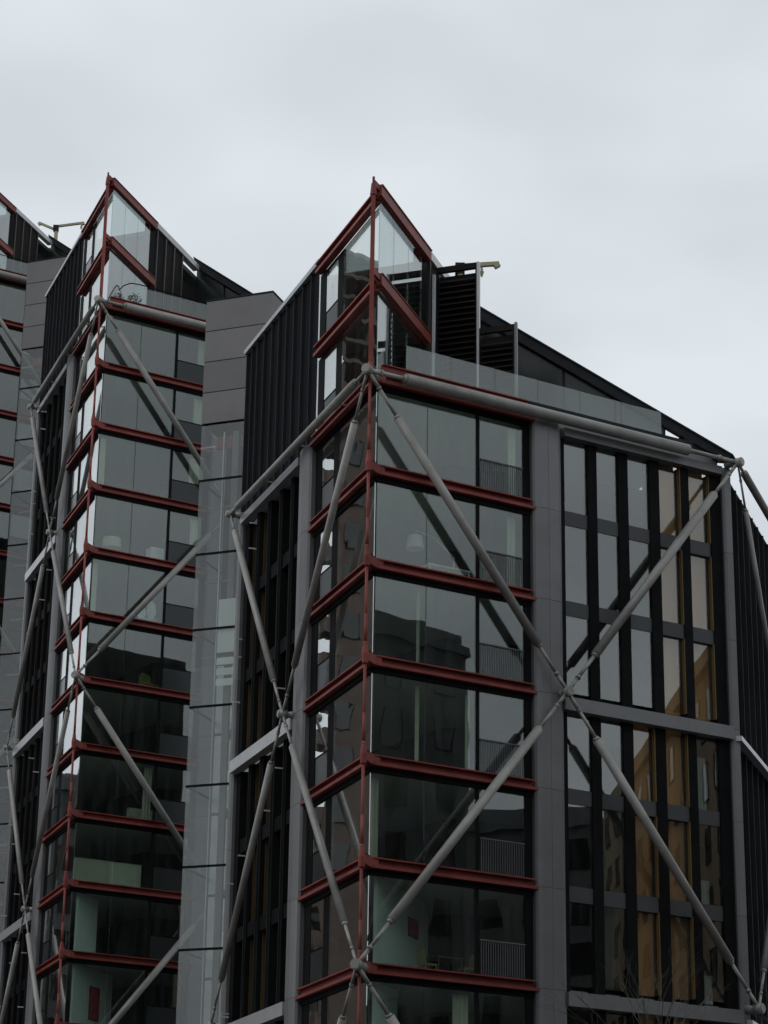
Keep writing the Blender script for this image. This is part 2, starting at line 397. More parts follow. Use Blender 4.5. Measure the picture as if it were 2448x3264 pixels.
def grid(root, fr, tag, zt, K, plain=False):
    """window grid of a face beyond its column"""
    if plain:
        part('plain_wall', MB().box(fr, 8.2, 15.8, -.95, -.68, zt - F * K, zt - .2), M_DARK, root)
        return
    edges = [8.15] + [e for p in GRID for e in p] + [15.42]
    for i in range(0, len(edges), 2):
        a, b = edges[i], edges[i + 1]
        for k0 in range(0, K, 3):
            kk = min(3, K - k0)
            z1, z0 = -F * k0 - .42 if k0 else -.38, -F * (k0 + kk) + .02
            part('mullion', lambda: MB().box(fr, a, b, -1.05 if tag == 'R' else -1.35, -.62, z0 - z1, 0), M_FRAME, root, zt + z1, ('gm', tag, i, round(z0 - z1, 2)))
            fa, fb = (a + b) / 2 - .02, (a + b) / 2 + .02
            if 0 < i < len(edges) - 2 and tag == 'L':
                part('fin', lambda: MB().box(fr, fa, fb, -.618, -.57, z0 - z1 + .004, -.004), M_FIN, root, zt + z1, ('gf', tag, i, round(z0 - z1, 2)))
    for k in range(1, K + 1):
        zb = .25 if k % 3 else .28
        ztp = F - (.27 if (k - 1) % 3 else (.50 if k > 1 else .40))
        ztn = ztp
        for i, (a, b) in enumerate(GRID):
            amber = (i >= 3) if k <= 3 else (i in (2, 3))
            gl = G_AMB if amber else G_WIN
            ztp = ztn + (.29 if amber and tag == 'R' and k % 3 == 1 else 0)
            go = -1.0 if tag == 'L' else -.79 if amber else -.70
            pn = part('window', lambda: MB().box(fr, a + .004, b - .004, go - .025, go, zb, ztp), gl, root, zt - F * k, ('gw', tag, i, k if k < 2 else (k % 3) + 10))
            if amber:
                part('timber_shutter', lambda: MB().box(fr, a + .004, b - .004, go - .27, go - .24, zb, ztp), M_TIMBER, pn, 0, ('gt', tag, i, k if k < 2 else (k % 3) + 10))
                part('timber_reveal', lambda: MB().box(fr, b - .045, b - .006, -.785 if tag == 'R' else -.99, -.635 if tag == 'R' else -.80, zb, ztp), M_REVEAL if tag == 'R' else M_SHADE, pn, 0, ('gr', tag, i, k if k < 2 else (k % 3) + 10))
            elif k >= 4 and i == 4:
                part('pale_curtain', lambda: MB().vert(fr, [(a + .1 + .8 * j / 12, -1.3 - .05 * (j % 2)) for j in range(13)] + [(a + .9, -1.4), (a + .1, -1.4)], zb, zb + (ztp - zb) * (.8 if k == 4 else .35)), M_PALE, pn, 0)
            elif k >= 5 and i in (0, 1):
                part('slat_blind', lambda: MB().box(fr, a + .004, b - .004, -1.06, -1.03, zb + (ztp - zb) * .05, ztp), M_BLIND, pn, 0) if i == 1 else None
            if k % 3:
                part('spandrel_panel', lambda: MB().box(fr, a + .004, b - .004, -.95 if tag == 'R' else -1.1, -.67, -.27, .25), M_SPAN if tag == 'R' else M_FRAME, root, zt - F * k, ('gs', tag, i))
    for k in range(0, K + 1, 3):  # left face bars get a lighter colour, standing in for sky light on them
        zz = zt - F * k
        if k == 0:
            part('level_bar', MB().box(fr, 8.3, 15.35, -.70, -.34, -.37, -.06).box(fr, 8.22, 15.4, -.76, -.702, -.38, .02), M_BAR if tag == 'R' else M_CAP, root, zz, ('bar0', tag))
        else:
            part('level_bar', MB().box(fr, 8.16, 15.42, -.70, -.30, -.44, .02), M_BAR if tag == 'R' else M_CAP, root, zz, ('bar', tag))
    if tag == 'L':
        fx = random.Random(11)
        for k in range(1, K + 1):
            for q in range(2):
                s_ = fx.choice([9.66, 11.0, 12.4, 13.8, 15.2])
                part('fixing', lambda: MB().box(fr, s_ - .02, s_ + .02, -.565, -.28, 0, .05), M_POST, root, zt - F * k + fx.uniform(.3, 2.8))
    # end column
    for k in range(1, K + 1):
        part('column_casing', lambda: MB().vert(fr, [(15.43, -.70), (15.43, -.5), (15.5, -.42), (15.78, -.42), (15.84, -.5), (15.84, -.70)], -F + .012, 0), M_COL, root, zt - F * (k - 1) - .05, ('ecol', tag))

def tower(label, org, zt, K, fl):
    root = thing('apartment_tower', label, 'building', (org[0], org[1], 0), group='dark glass apartment towers with red steel prows')
    P3 = lambda fr, s, o, z: Vector(fr(s, o, z + zt))
    # floors and core
    gi = 1.13
    gpt = (gi * math.cos(math.radians(70.6)), gi * math.sin(math.radians(70.6)))
    rr, ll = xy(FR_, 15.3, -.95), xy(FL_, 15.3, -.95)
    poly = [gpt, xy(FR_, 8.0, -.72), xy(FR_, 8.1, -1.1), xy(FR_, 15.3, -1.1), (rr[0] + uM[0] * 7, rr[1] + uM[1] * 7), (5, 19), (ll[0] + uR[0] * 5, ll[1] + uR[1] * 5), xy(FL_, 15.3, -1.1), xy(FL_, 8.1, -1.1), xy(FL_, 8.0, -.72)]
    for k in range(1, K + 1):
        part('floor_slab', lambda: MB().plan(poly, -.18, .2), M_SLAB, root, zt - F * k, ('slab',))
    top = [gpt, xy(FR_, 8.0, -.72), xy(FR_, 13.4, -1.0), (10.0, 11.0), (5, 19), (ll[0] + uR[0] * 5, ll[1] + uR[1] * 5), xy(FL_, 15.3, -1.1), xy(FL_, 8.0, -.72)]
    part('terrace_slab', lambda: MB().plan(top, -.18, .50), M_SLAB, root, zt, ('tslab',))
    cb = 8.6
    core = [(cb * math.cos(math.radians(70.6)), cb * math.sin(math.radians(70.6))), xy(FR_, 15.2, -3.4), (15.0, 15.5), (5, 18.6), (ll[0] + uR[0] * 4.5, ll[1] + uR[1] * 4.5), xy(FL_, 15.2, -3.4)]
    part('core_wall', MB().plan(core, zt - F * K - .2, zt - .2), M_WALL, root)
    part('base_wall', MB().plan([xy(FR_, .8, -.75) , xy(FR_, 15.6, -.75), (15.2, 15.5), (5, 19), (-4, 17.5), xy(FL_, 15.6, -.75)], 0, zt - F * K - .25), M_STONE, root)
    # faces
    bay(root, FR_, 'R', zt, K, 'bars' if fl['bars'] else 'panel', G_CLEAR, False)
    grid(root, FR_, 'R', zt, K, plain=not fl['gridR'])
    if fl['L']:
        bay(root, FL_, 'L', zt, K, 'panel', G_L, True)
        grid(root, FL_, 'L', zt, K)
        # cladding of the upper side wall, boards with thin fins and a light flashing
        ed = [7.3, 7.99, 8.98, 9.98, 10.9, 11.83, 12.72, 13.7, 14.6, 15.3, 16.0]
        for i in range(len(ed) - 1):
            part('cladding_panel', MB().box(FL_, ed[i] + .012, ed[i + 1] - .012, -.78, -.66, zt + .05, zt + 7.22), M_DARK, root)
            part('fin', MB().box(FL_, ed[i + 1] - .03, ed[i + 1] + .03, -.66, -.56, zt + .05, zt + 7.22), M_FIN, root)
        part('upper_glass_strip', MB().box(FL_, 6.99, 7.27, -.70, -.66, zt + .1, zt + 6.9), G_L, root)
        part('flashing', MB().box(FL_, 7.0, 16.2, -.84, -.50, zt + 7.23, zt + 7.42), M_CAP, root)
        part('inner_wall', MB().box(FL_, 7.3, 16.0, -1.0, -.79, zt + .55, zt + 7.2), M_DARK, root)
    else:
        part('side_wall', MB().box(FL_, .9, 15.8, -.9, -.66, zt - F * K, zt + 7.2), M_DARK, root)
    # right-hand return face
    if fl['gridR']:
        ed = [.06 + 1.08 * i for i in range(15)]
        for i in range(14):
            part('cladding_panel', MB().box(FRP_, ed[i] + .015, ed[i + 1] - .015, -.80, -.67, zt - F * K, zt - .14), M_DARK, root)
            part('fin', MB().box(FRP_, ed[i + 1] - .03, ed[i + 1] + .03, -.67, -.52, zt - F * K, zt - .18), M_FIN, root)
        part('flashing', MB().box(FRP_, .06, 15.2, -.82, -.60, zt - .135, zt - .10), M_CAP, root)
        for k in range(3, K + 1, 3):
            part('level_bar', MB().box(FRP_, .1, 15, -.55, -.25, -.46, -.28), M_CAP, root, zt - F * k)
    # prow hanger rod with a cast bracket at every floor
    pr = lambda z, dx=0, dy=0: Vector((PROD[0] + dx, PROD[1] + dy, z))
    for k in range(0, K + 1):
        part('hanger_rod', lambda: MB().tube(pr(-F + .45), pr(-.12), .052, n=10).tube(pr(-F + .45), pr(-F + 1.5), .058, .052, n=10), M_RED, root, zt - F * k, ('rod',), smooth=True)
        if k == 0 or True:
            def brk():
                mb = MB()
                mb.tube(pr(-.16), pr(.16), .10, .12, 12)
                mb.tube(pr(.16), pr(.50), .12, .07, 12)
                mb.tube(pr(.50), pr(.56), .085, .06, 12)
                for fr in (FR_, FL_):
                    mb.loft([[Vector(fr(.98, -.58, .255)), Vector(fr(.98, -.42, .255)), Vector(fr(.98, -.42, -.06)), Vector(fr(.98, -.58, -.06))],
                             [Vector(fr(.70, -.52, .27)), Vector(fr(.70, -.38, .27)), Vector(fr(.70, -.38, -.06)), Vector(fr(.70, -.52, -.06))],
                             [pr(.34, .05, .09), pr(.34, -.05, .05), pr(.06, -.05, .05), pr(.06, .05, .09)],
                             [pr(.40, .04, .02), pr(.40, -.04, -.01), pr(.14, -.04, -.01), pr(.14, .04, .02)]])
                return mb
            part('beam_bracket', brk, M_RED, root, zt - F * k, ('brk',))
    # crown of the prow: mast, raking-plan roof beams, inner glass wall
    mast = part('prow_mast', MB().bar(pr(zt + .5), pr(zt + 6.72), .15, .15), M_RED, root)
    part('mast_tip', MB().tube(pr(zt + 6.72), pr(zt + 7.16), .12, .08, 10).tube(pr(zt + 7.16), pr(zt + 7.42), .05, .045, 10), M_RED, mast)
    mbeam = [(-.02, -.44), (.12, -.44), (.12, -.42), (.20, -.42), (.20, -.03), (.24, -.03), (.24, 0), (-.02, 0)]
    for zz, s0 in ((7.28, -.42), (3.95, -.28)):
        part('roof_beam', MB().prof(FM_, [(o, z) for o, z in mbeam], s0, 5.05), M_RED, root, zt + zz)
        for fr in (FM_, FL_):
            a = Vector(fr(-.25, .1, 0)) if fr is FM_ else Vector(fr(.85, -.45, 0))
            part('beam_bracket', MB().bar(pr(zt + zz + (-.10 if fr is FM_ else -.30)), a + Vector((0, 0, zt + zz + (-.17 if fr is FM_ else -.34))), .12, .22), M_RED, root)
    for za, zb in ((.55, 3.50), (4.0, 6.86)):
        for a, b in ((.02, 1.55), (1.57, 3.1), (3.12, 4.58)):
            part('glass_pane', MB().box(FM_, a, b, -.05, -.02, zt + za, zt + zb), G_M, root)
    part('corner_frame', MB().box(FM_, 4.60, 5.08, -.35, -.03, zt + .5, zt + 7.25), M_FRAME, root)
    part('upper_slab', MB().plan([(GX[0] + .05, GX[1] + .15), xy(FM_, 4.5, -.15), xy(FL_, 6.9, -.9), xy(FL_, 4.9, -.72)], zt + 3.45, zt + 3.62), M_SLAB, root)
    ed = [5.10, 5.5, 6.6, 7.7, 8.8, 9.9, 11.1]
    for i in range(len(ed) - 1):
        zt1 = 7.12 if i < 4 else 5.7
        part('cladding_panel', MB().box(FM_, ed[i] + .01, ed[i + 1] - .01, -.20, -.06, zt + .5, zt + zt1), M_LOUV, root)
        if 0 < i < 5:
            part('fin', MB().box(FM_, ed[i] - .04, ed[i] + .04, -.06, .02, zt + .5, zt + 7.12), M_SPAN, root)
    part('flashing', MB().box(FM_, 5.12, 10.9, -.30, .06, zt + 7.13, zt + 7.46), M_CAP, root)
    part('roof_deck', MB().plan([xy(FM_, 5.2, -.35), xy(FM_, 8.0, -.35), (4.6, 13.6), (1.2, 17.5), xy(FL_, 15.9, -1.05), xy(FL_, 7.4, -1.05)], zt + 6.75, zt + 7.0), M_ROOF, root)
    part('rear_block', MB().plan([(3.2, 13.2), (11, 21.2), (11, 26), (8, 29), (-2.5, 24), (-4.3, 16.2)], zt - F * K, zt + 7.3), M_DARK, root)
    # louvred plant screens with posts, and the raking roof
    if fl['screen']:
        SK = frame((2.45, 6.50), uK, nK)
        for s0, s1, z1 in ((.0, 1.56, 6.98), (1.62, 2.98, 4.30)):
            sc = part('louvre_screen', MB().box(SK, s0, s0 + .06, -.08, .06, zt + .5, zt + z1).box(SK, s1 - .06, s1, -.08, .06, zt + .5, zt + z1).box(SK, s0 + .062, s1 - .062, -.09, .06, zt + z1 - .22, zt + z1).box(SK, s0 + .062, s1 - .062, -.16, -.12, zt + .5, zt + z1 - .34), M_LOUV, root)
            n = int((z1 - .88) / .23)
            for i in range(n):
                part('slat', lambda: MB().prof(SK, [(.055, -.05), (.065, -.035), (-.045, .075), (-.06, .065)], s0 + .065, s1 - .065), M_LOUV, sc, zt + .62 + i * .23, ('slat', s0))
        part('screen_post', MB().box(SK, -.16, -.06, -.03, .07, zt + .5, zt + 6.72), M_POST, root)
        part('screen_post', MB().box(SK, 1.565, 1.655, -.06, .09, zt + .5, zt + 6.98), M_CAP, root)
        part('screen_post', MB().box(SK, 2.99, 3.08, -.06, .07, zt + .5, zt + 4.36), M_COL, root)
    A0 = -10.4
    zr = lambda s: .67 + .745 * (-.55 - s)
    part('raking_beam', MB().slab(FK_, [(A0, zt + zr(A0)), (-.15, zt + zr(-.15) - .1), (-.30, zt + zr(-.30) - .30), (-1.1, zt + zr(-1.1) - .48), (A0, zt + zr(A0) - .48)], -.35, .25), M_FIN, root)
    part('raking_coping', MB().slab(FK_, [(A0, zt + zr(A0) + .004), (A0, zt + zr(A0) + .07), (-.10, zt + zr(-.10) - .03), (-.15, zt + zr(-.15) - .096)], -.45, .33), M_FIN, root)
    xs = [-10.35, -8.6, -6.6, -4.6, -2.72]
    for a, b in zip(xs, xs[1:]):
        part('cladding_panel', MB().slab(FK_, [(a + .012, zt + .5), (b - .012, zt + .5), (b - .012, zt + zr(b) - .5), (a + .012, zt + zr(a) - .5)], -.22, -.10), M_BACKPAN, root)
        part('fin', MB().slab(FK_, [(b - .03, zt + .5), (b + .03, zt + .5), (b + .03, zt + zr(b) - .52), (b - .03, zt + zr(b) - .49)], -.10, -.02), M_FIN, root)
    part('raking_gusset', MB().slab(FK_, [(-2.1, zt + .5), (-.5, zt + .2), (-.35, zt + .3), (-1.75, zt + zr(-1.75) - .5)], -.30, .1), M_FIN, root)
    part('raking_strut', MB().bar(P3(FK_, -2.72, -.1, .72), P3(FK_, -2.05, -.1, 1.35), .12, .14), M_FIN, root)
    # terrace edge and glass balustrade
    part('terrace_edge_beam', MB().prof(FR_, [(-.68, .44), (-.50, .44), (-.50, .49), (-.58, .49), (-.58, .66), (-.50, .66), (-.50, .70), (-.68, .70)], .92, 6.9), M_RED, root, zt)
    part('terrace_fascia', MB().box(FR_, 8.2, 15.4, -.92, -.67, .025, .497), M_COL, root, zt)
    part('terrace_edge_coping', MB().prof(FR_, [(-.9, .50), (-.56, .50), (-.56, .72), (-.9, .72)], 6.95, 14.2), M_FIN, root, zt)
    n = 6
    for i in range(n):
        a = 2.42 + (13.50 - 2.42) * i / n; b = 2.42 + (13.50 - 2.42) * (i + 1) / n
        part('balustrade_glass', MB().box(FR_, a + .008, b - .008, -1.515, -1.49, zt + .503, zt + 2.10 - .004 * a), G_BAL, root)
    if fl['handrail']:
        pts = [P3(FR_, 1.75, -1.5, 1.62), P3(FR_, 2.0, -1.5, 1.95), P3(FR_, 2.4, -1.5, 2.2), P3(FR_, 2.9, -1.5, 2.25), P3(FR_, 6.9, -1.5, 2.16)]
        mb = MB()
        for p, q in zip(pts, pts[1:]): mb.tube(p, q, .03, n=8)
        part('handrail', mb, M_FRAME, root)
    # diagonal bracing
    node(root, P3(FR_, 0, 0, .077), (-.33, -.943, 0), strut=.6)
    node(root, P3(FR_, 0, 0, -6 * F + .077), (-.33, -.943, 0), strut=.6)
    node(root, P3(FR_, 8.04, 0, -3 * F + .077), (nR[0], nR[1], 0), strut=.42)
    node(root, P3(FL_, 8.15, 0, -3 * F + .077), (nL[0], nL[1], 0), r=.15, strut=.55)
    node(root, P3(FL_, 15.57, 0, .077), (nL[0], nL[1], 0), r=.14, strut=.55)
    z0, z3, z6 = .077, -3 * F + .077, -6 * F + .077
    brace(root, P3(FR_, 0, 0, z0), P3(FR_, 15.81, 0, z0), .205, (1.5, 2.3), 'top_tube')
    brace(root, P3(FR_, 0, 0, z0), P3(FR_, 8.04, 0, z3), .155)
    brace(root, P3(FR_, 8.04, 0, z3), P3(FR_, 15.81, 0, z0), .16)
    brace(root, P3(FR_, 8.04, 0, z3), P3(FR_, 0, 0, z6), .155)
    brace(root, P3(FR_, 8.04, 0, z3), P3(FR_, 15.81, 0, z6), .155)
    brace(root, P3(FL_, 0, 0, z0), P3(FL_, 15.57, 0, z0), .145, (1.2, 1.0), 'top_tube')
    for q in (0,):
        brace(root, P3(FL_, 0, 0, z0), P3(FL_, 8.15, 0, z3), .125)
        brace(root, P3(FL_, 15.57, 0, z0), P3(FL_, 8.15, 0, z3), .125, (1.2, 1.9))
        brace(root, P3(FL_, 8.15, 0, z3), P3(FL_, 0, 0, z6), .125)
        brace(root, P3(FL_, 8.15, 0, z3), P3(FL_, 15.57, 0, z6), .125)
        node(root, P3(FL_, 15.57, 0, z6), (nL[0], nL[1], 0), r=.14, strut=.55)
    z9 = -9 * F + .077
    brace(root, P3(FR_, 0, 0, z6), P3(FR_, 8.04, 0, z9), .155)
    brace(root, P3(FL_, 0, 0, z6), P3(FL_, 8.15, 0, z9), .125)
    brace(root, P3(FL_, 15.57, 0, z6), P3(FL_, 8.15, 0, z9), .125)
    if K >= 10:
        node(root, P3(FL_, 8.15, 0, z9), (nL[0], nL[1], 0), r=.15, strut=.55)
        node(root, P3(FR_, 8.04, 0, z9), (nR[0], nR[1], 0), strut=.42)
        z12 = -12 * F + .077
        brace(root, P3(FR_, 8.04, 0, z9), P3(FR_, 0, 0, z12), .155)
        brace(root, P3(FL_, 8.15, 0, z9), P3(FL_, 0, 0, z12), .125)
        brace(root, P3(FL_, 8.15, 0, z9), P3(FL_, 15.57, 0, z12), .125)
    if fl['gridR']:
        node(root, P3(FR_, 15.81, 0, z0), (nR[0] + nM[0], nR[1] + nM[1], 0), r=.17, ln=.36, strut=.5)
        node(root, P3(FR_, 15.81, 0, z6), (nR[0] + nM[0], nR[1] + nM[1], 0), strut=.5)
        brace(root, P3(FRP_, 0, 0, z0), P3(FRP_, 15.8, 0, z0), .145, (1.2, 1.2), 'top_tube')
        brace(root, P3(FRP_, 0, 0, z0), P3(FRP_, 8.0, 0, z3), .10)
        brace(root, P3(FRP_, 0, 0, z6), P3(FRP_, 8.0, 0, z3), .125)
    for s in (3.2, 7.5, 11.5):
        part('tube_stay', MB().tube(P3(FL_, s, 0, z0), P3(FL_, s, -.6, z0 - .02), .035, n=8), M_TUBE, root)
    return root

ZT1 = 31.12 + EYE
N1 = (-0.62, 72.735)
T = (-14.053, 36.530, 19.313)
T3 = (-28.137, 72.886, 38.576)
t1 = tower('nearest dark glass apartment tower whose red prow corner stands in the middle of the photo', N1, ZT1, 8,
           dict(bars=True, gridR=True, L=True, screen=True, handrail=False))
t2 = tower('second dark glass apartment tower, its red prow peak rising behind on the left', (N1[0] + T[0], N1[1] + T[1]), ZT1 + T[2], 14,
           dict(bars=False, gridR=False, L=True, screen=False, handrail=True))
t3 = tower('farthest apartment tower, cut off by the left edge of the photo', (N1[0] + T3[0], N1[1] + T3[1]), ZT1 + T3[2], 18,
           dict(bars=False, gridR=False, L=False, screen=False, handrail=True))

# ------------------------------------------------------------------ lift shafts
def lift(label, org, zt, depth, far=False):
    root = thing('lift_shaft', label, 'lift shaft', (org[0], org[1], 0), group='grey clad lift shafts between the towers')
    zt_ = zt + 12.18
    W, D = 3.12, 2.6
    def rows(side):
        return (lambda a, b, z0, z1, t0=0, t1=.05: MB().box(FS_, a, b, -t1, -t0, z0, z1)) if side == 'f' else None
    h = 1.44
    for i in range(4):
        z1, z0 = -i * h - .02, -(i + 1) * h + .02
        part('cladding_panel', lambda: MB().box(FS_, 0, W, -.06, 0, z0, z1), M_CLAD, root, zt_, ('lp', i))
        part('cladding_panel', lambda: MB().box(FS_, W - .06, W, -D, -.065, z0, z1), M_CLAD, root, zt_, ('lq', i))
        part('cladding_panel', lambda: MB().box(FS_, 0, .06, -D, -.065, z0, z1), M_CLAD, root, zt_, ('lr', i))
    part('shaft_liner', lambda: MB().box(FS_, .08, W - .08, -D + .05, -.10, -5.74, -.03), M_FRAME, root, zt_, ('lliner',))
    part('coping', lambda: MB().box(FS_, -.03, W + .03, -D - .03, .03, .0, .06), M_FIN, root, zt_, ('lcop',))
    ztop = -5.80
    n = depth
    joints = [ztop - .0] + [-8.35 - F * i for i in range(n)]
    for i, (a, b) in enumerate(zip(joints, joints[1:])):
        hh = a - b
        part('glass_pane', lambda: MB().box(FS_, .03, W - .03, -.03, 0, -hh + .05, -.05), G_LIFT, root, zt_ + a, ('lg', round(hh, 2)))
        part('glass_pane', lambda: MB().box(FS_, .0, .03, -D, -.035, -hh + .05, -.05), G_LIFT, root, zt_ + a, ('lgs', round(hh, 2)))
        part('glass_joint', lambda: MB().box(FS_, .0, W, -.05, .012, -.045, .045).box(FS_, 0, .04, -D, -.055, -.045, .045), M_FRAME, root, zt_ + b, ('lj',))
        part('landing', lambda: MB().box(FS_, W * .35, W - .1, -D + .1, -.9, -.25, .0), M_CLAD, root, zt_ + b - .8, ('ll',))
        fr_ = part('lift_frame', lambda: MB().box(FS_, .25, W - .2, -.56, -.48, -.05, .05), M_CLAD, root, zt_ + b - 1.1, ('lf',))
    zb = joints[-1]
    for s, w in (() if far else ((.92, .06), (1.36, .28))):
        part('guide_rail', MB().box(FS_, s, s + w, -.45, -.30, zt_ + zb, zt_ + ztop - .3), M_STEEL if w < .2 else M_CLAD, root)
    part('red_header', MB().box(FS_, .55, W - .1, -.60, -.42, zt_ + ztop - 1.0, zt_ + ztop - .45), M_RED, root)
    part('back_wall', MB().box(FS_, .05, W - .05, -D, -D + .08, zt_ + zb, zt_ + ztop - 10.0), M_FIN if far else M_STEEL, root)
    part('back_wall', MB().box(FS_, .05, W - .05, -D, -D + .08, zt_ + ztop - 9.98, zt_ + ztop), M_FIN, root)
    part('side_liner', MB().box(FS_, W - .1, W - .03, -D + .09, -.05, zt_ + zb, zt_ + ztop), M_CLAD, root)
    if not far:
        part('lobby_wall', MB().box(FS_, 1.12, 2.5, -.10, -.06, zt_ + ztop - 10.2, zt_ + ztop - 7.9), M_PALE, root)
        for i in range(3): part('lobby_stripe', MB().box(FS_, 1.12, 2.5, -.10, -.06, zt_ + ztop - 10.72 - i * .45, zt_ + ztop - 10.42 - i * .45), M_PALE, root)
        lr = random.Random(4)
        for i in range(16):
            z_ = zt_ + ztop - 12.6 - i * 1.3
            if z_ - 1.2 < zt_ + zb: break
            part('lobby_panel', MB().box(FS_, 1.86 + lr.uniform(-.06, .1), 2.5, -.10, -.06, z_ - lr.uniform(.5, 1.2), z_), M_PALE, root)
    part('base_wall', MB().box(FS_, 0, W, -D, 0, 0, zt_ + zb - .06), M_STONE, root)
    return root
lift('grey panelled lift shaft with a tall glazed lower part, between the near and second towers', N1, ZT1, 9)
lift('narrow strip of grey lift shaft seen between the second tower and the far left tower', (N1[0] + T[0], N1[1] + T[1]), ZT1 + T[2], 14, True)

# ------------------------------------------------------------------ window-cleaning cranes on the roofs
def crane(label, org, zt, base, top, arms, hook):
    c = thing('roof_crane', label, 'roof crane', (org[0] + base[0], org[1] + base[1], zt + base[2]), group='window cleaning cranes on the tower roofs')
    v = lambda p: Vector((p[0] - base[0], p[1] - base[1], p[2] - base[2]))
    part('mast', MB().tube((0, 0, 0), v(top), .17, .13, 10).box(ident, -.4, .4, -.4, .4, 0, .3), M_ROD, c)
    for a, b in arms:
        part('arm', MB().bar(v(a), v(b), .16, .16).bar(v(b) + Vector((0, 0, -.02)), v(b) + (v(a) - v(b)) * .12 + Vector((0, 0, -.12)), .2, .2), M_ROD, c)
    part('hook', MB().tube(v(hook), v(hook) + Vector((0, 0, -.25)), .05, .05, 8).tube(v(hook) + Vector((0, 0, -.25)), v(hook) + Vector((0, 0, -.48)), .10, .03, 8), M_ROD, c)
    part('counterweight', MB().box(ident, -.22, .16, -.18, .18, top[2] - base[2] - .35, top[2] - base[2] + .10), M_FIN, c)
crane('small yellowish crane arm sticking out beside the tall louvred screen on the nearest roof', N1, ZT1, (3.55, 13.2, 7.0), (3.55, 13.2, 10.3),
      [((3.5, 13.2, 10.32), (5.10, 13.3, 10.50))], (4.40, 13.25, 10.36))
crane('roof crane with two raised arms against the sky, at the upper left of the photo', (N1[0] + T3[0], N1[1] + T3[1]), ZT1 + T3[2], (4.1, 12.38, 7.0), (4.1, 12.38, 9.2),
      [((4.05, 12.38, 9.24), (6.15, 12.38, 9.58)), ((3.85, 12.38, 9.05), (2.77, 12.38, 9.53))], (5.95, 12.38, 9.5))

# ------------------------------------------------------------------ things inside the rooms
def W1(s, o, z): x, y, _ = FR_(s, o, 0); return (N1[0] + x, N1[1] + y, ZT1 + z)
def W2(s, o, z): x, y, _ = FR_(s, o, 0); return (N1[0] + T[0] + x, N1[1] + T[1] + y, ZT1 + T[2] + z)
fl = .2
p = W1(3.35, -2.3, -6.6 + fl)
la = thing('floor_lamp', 'white arched floor lamp with a drum shade behind the nearest tower glass', 'lamp', p, AR)
part('lamp_shade', MB().lathe((0, 0, 1.42), [(.30, 0), (.32, .02), (.25, .46), (.22, .46)], 20), M_WHITE, la)
part('lamp_arm', MB().tube((0, 0, 1.88), (.05, 0, 2.10), .014, n=8).tube((.05, 0, 2.10), (.75, .05, 2.02), .014, n=8).tube((.75, .05, 2.02), (1.65, .1, 1.45), .022, n=8), M_WHITE, la)
part('lamp_stand', MB().tube((1.65, .1, 0.0), (1.65, .1, 1.45), .025, n=8).lathe((1.65, .1, 0), [(.2, 0), (.2, .03), (.05, .05)], 16), M_WHITE, la)
def table(label, loc, w, d, h, mt, rz=AR):
    t = thing('table', label, 'table', loc, rz)
    part('table_top', MB().box(ident, -w / 2, w / 2, -d / 2, d / 2, h - .05, h), mt, t)
    for sx in (-1, 1):
        for sy in (-1, 1):
            part('leg', MB().tube((sx * (w / 2 - .06), sy * (d / 2 - .06), 0), (sx * (w / 2 - .06), sy * (d / 2 - .06), h - .052), .025, n=8), mt, t)
    return t
table('white desk beside the arched floor lamp in the nearest tower', W1(4.35, -2.0, -6.6 + fl), 1.7, .8, .76, M_WHITE)
table('dark dining table between two yellow chairs behind the lowest full window', W1(4.45, -2.0, -19.8 + fl), 1.0, .8, .75, M_WOOD)
def chair(label, loc, rz, mt, group=None):
    c = thing('dining_chair', label, 'chair', loc, rz, group)
    part('seat', MB().box(ident, -.23, .23, -.23, .23, .43, .48), mt, c)
    part('backrest', MB().loft([[(-.23, .20, .482), (.23, .20, .482), (.23, .25, .482), (-.23, .25, .482)], [(-.21, .27, .95), (.21, .27, .95), (.21, .31, .95), (-.21, .31, .95)]]), mt, c)
    for sx in (-1, 1):
        for sy in (-1, 1):
            part('leg', MB().tube((sx * .19, sy * .19, .43), (sx * .22, sy * .22, 0), .022, .016, 8), mt, c)
gq = 'yellow dining chairs'
chair('yellow dining chair on the left of the dark table', W1(3.75, -1.9, -19.8 + fl), AR + 1.57, M_YEL, gq)
chair('yellow dining chair on the right of the dark table', W1(5.25, -1.9, -19.8 + fl), AR - 1.57, M_YEL, gq)
def painting(label, loc, w, h, rz):
    t = thing('painting', label, 'painting', loc, rz)
    part('canvas', MB().box(ident, -w / 2, w / 2, -.03, 0, 0, h), M_REDART, t)
    part('frame', MB().box(ident, -w / 2 - .03, w / 2 + .03, .001, .03, -.03, h + .03), M_FRAME, t)
# pale partitions standing along the left of the glazed rooms
AW = AM
def partition(W, s, z, ln, root, org):
    x, y, _ = FR_(s, -.85, 0)
    fr = frame((x, y), uM, nM)
    part('pale_partition', MB().box(fr, .12, ln, -.12, 0, z + fl + .003, z + F - .19), M_PALE, root)
for k, s, ln in ((6, 1.15, 5.2), (7, 1.15, 2.2)):
    x, y, _ = FR_(s, -.85, 0)
    fr = frame((x, y), uM, nM)
    part('pale_partition', MB().box(fr, .12, ln, -.12, 0, ZT1 - F * k + fl + .003, ZT1 - F * (k - 1) - .19), M_PALE, t1)
for k, s, ln in ((10, 1.15, 2.2), (11, 1.15, 4.2), (12, 1.15, 1.6)):
    x, y, _ = FR_(s, -.85, 0)
    fr = frame((x, y), uM, nM)
    part('pale_partition', MB().box(fr, .12, ln, -.12, 0, ZT1 + T[2] - F * k + fl + .003, ZT1 + T[2] - F * (k - 1) - .19), M_PALE, t2)
def on_part(W, org, s, d):
    x, y, _ = FR_(s, -.85, 0)
    return frame((x, y), uM, nM)(d, .035, 0)
q = on_part(None, None, 1.15, 3.6)
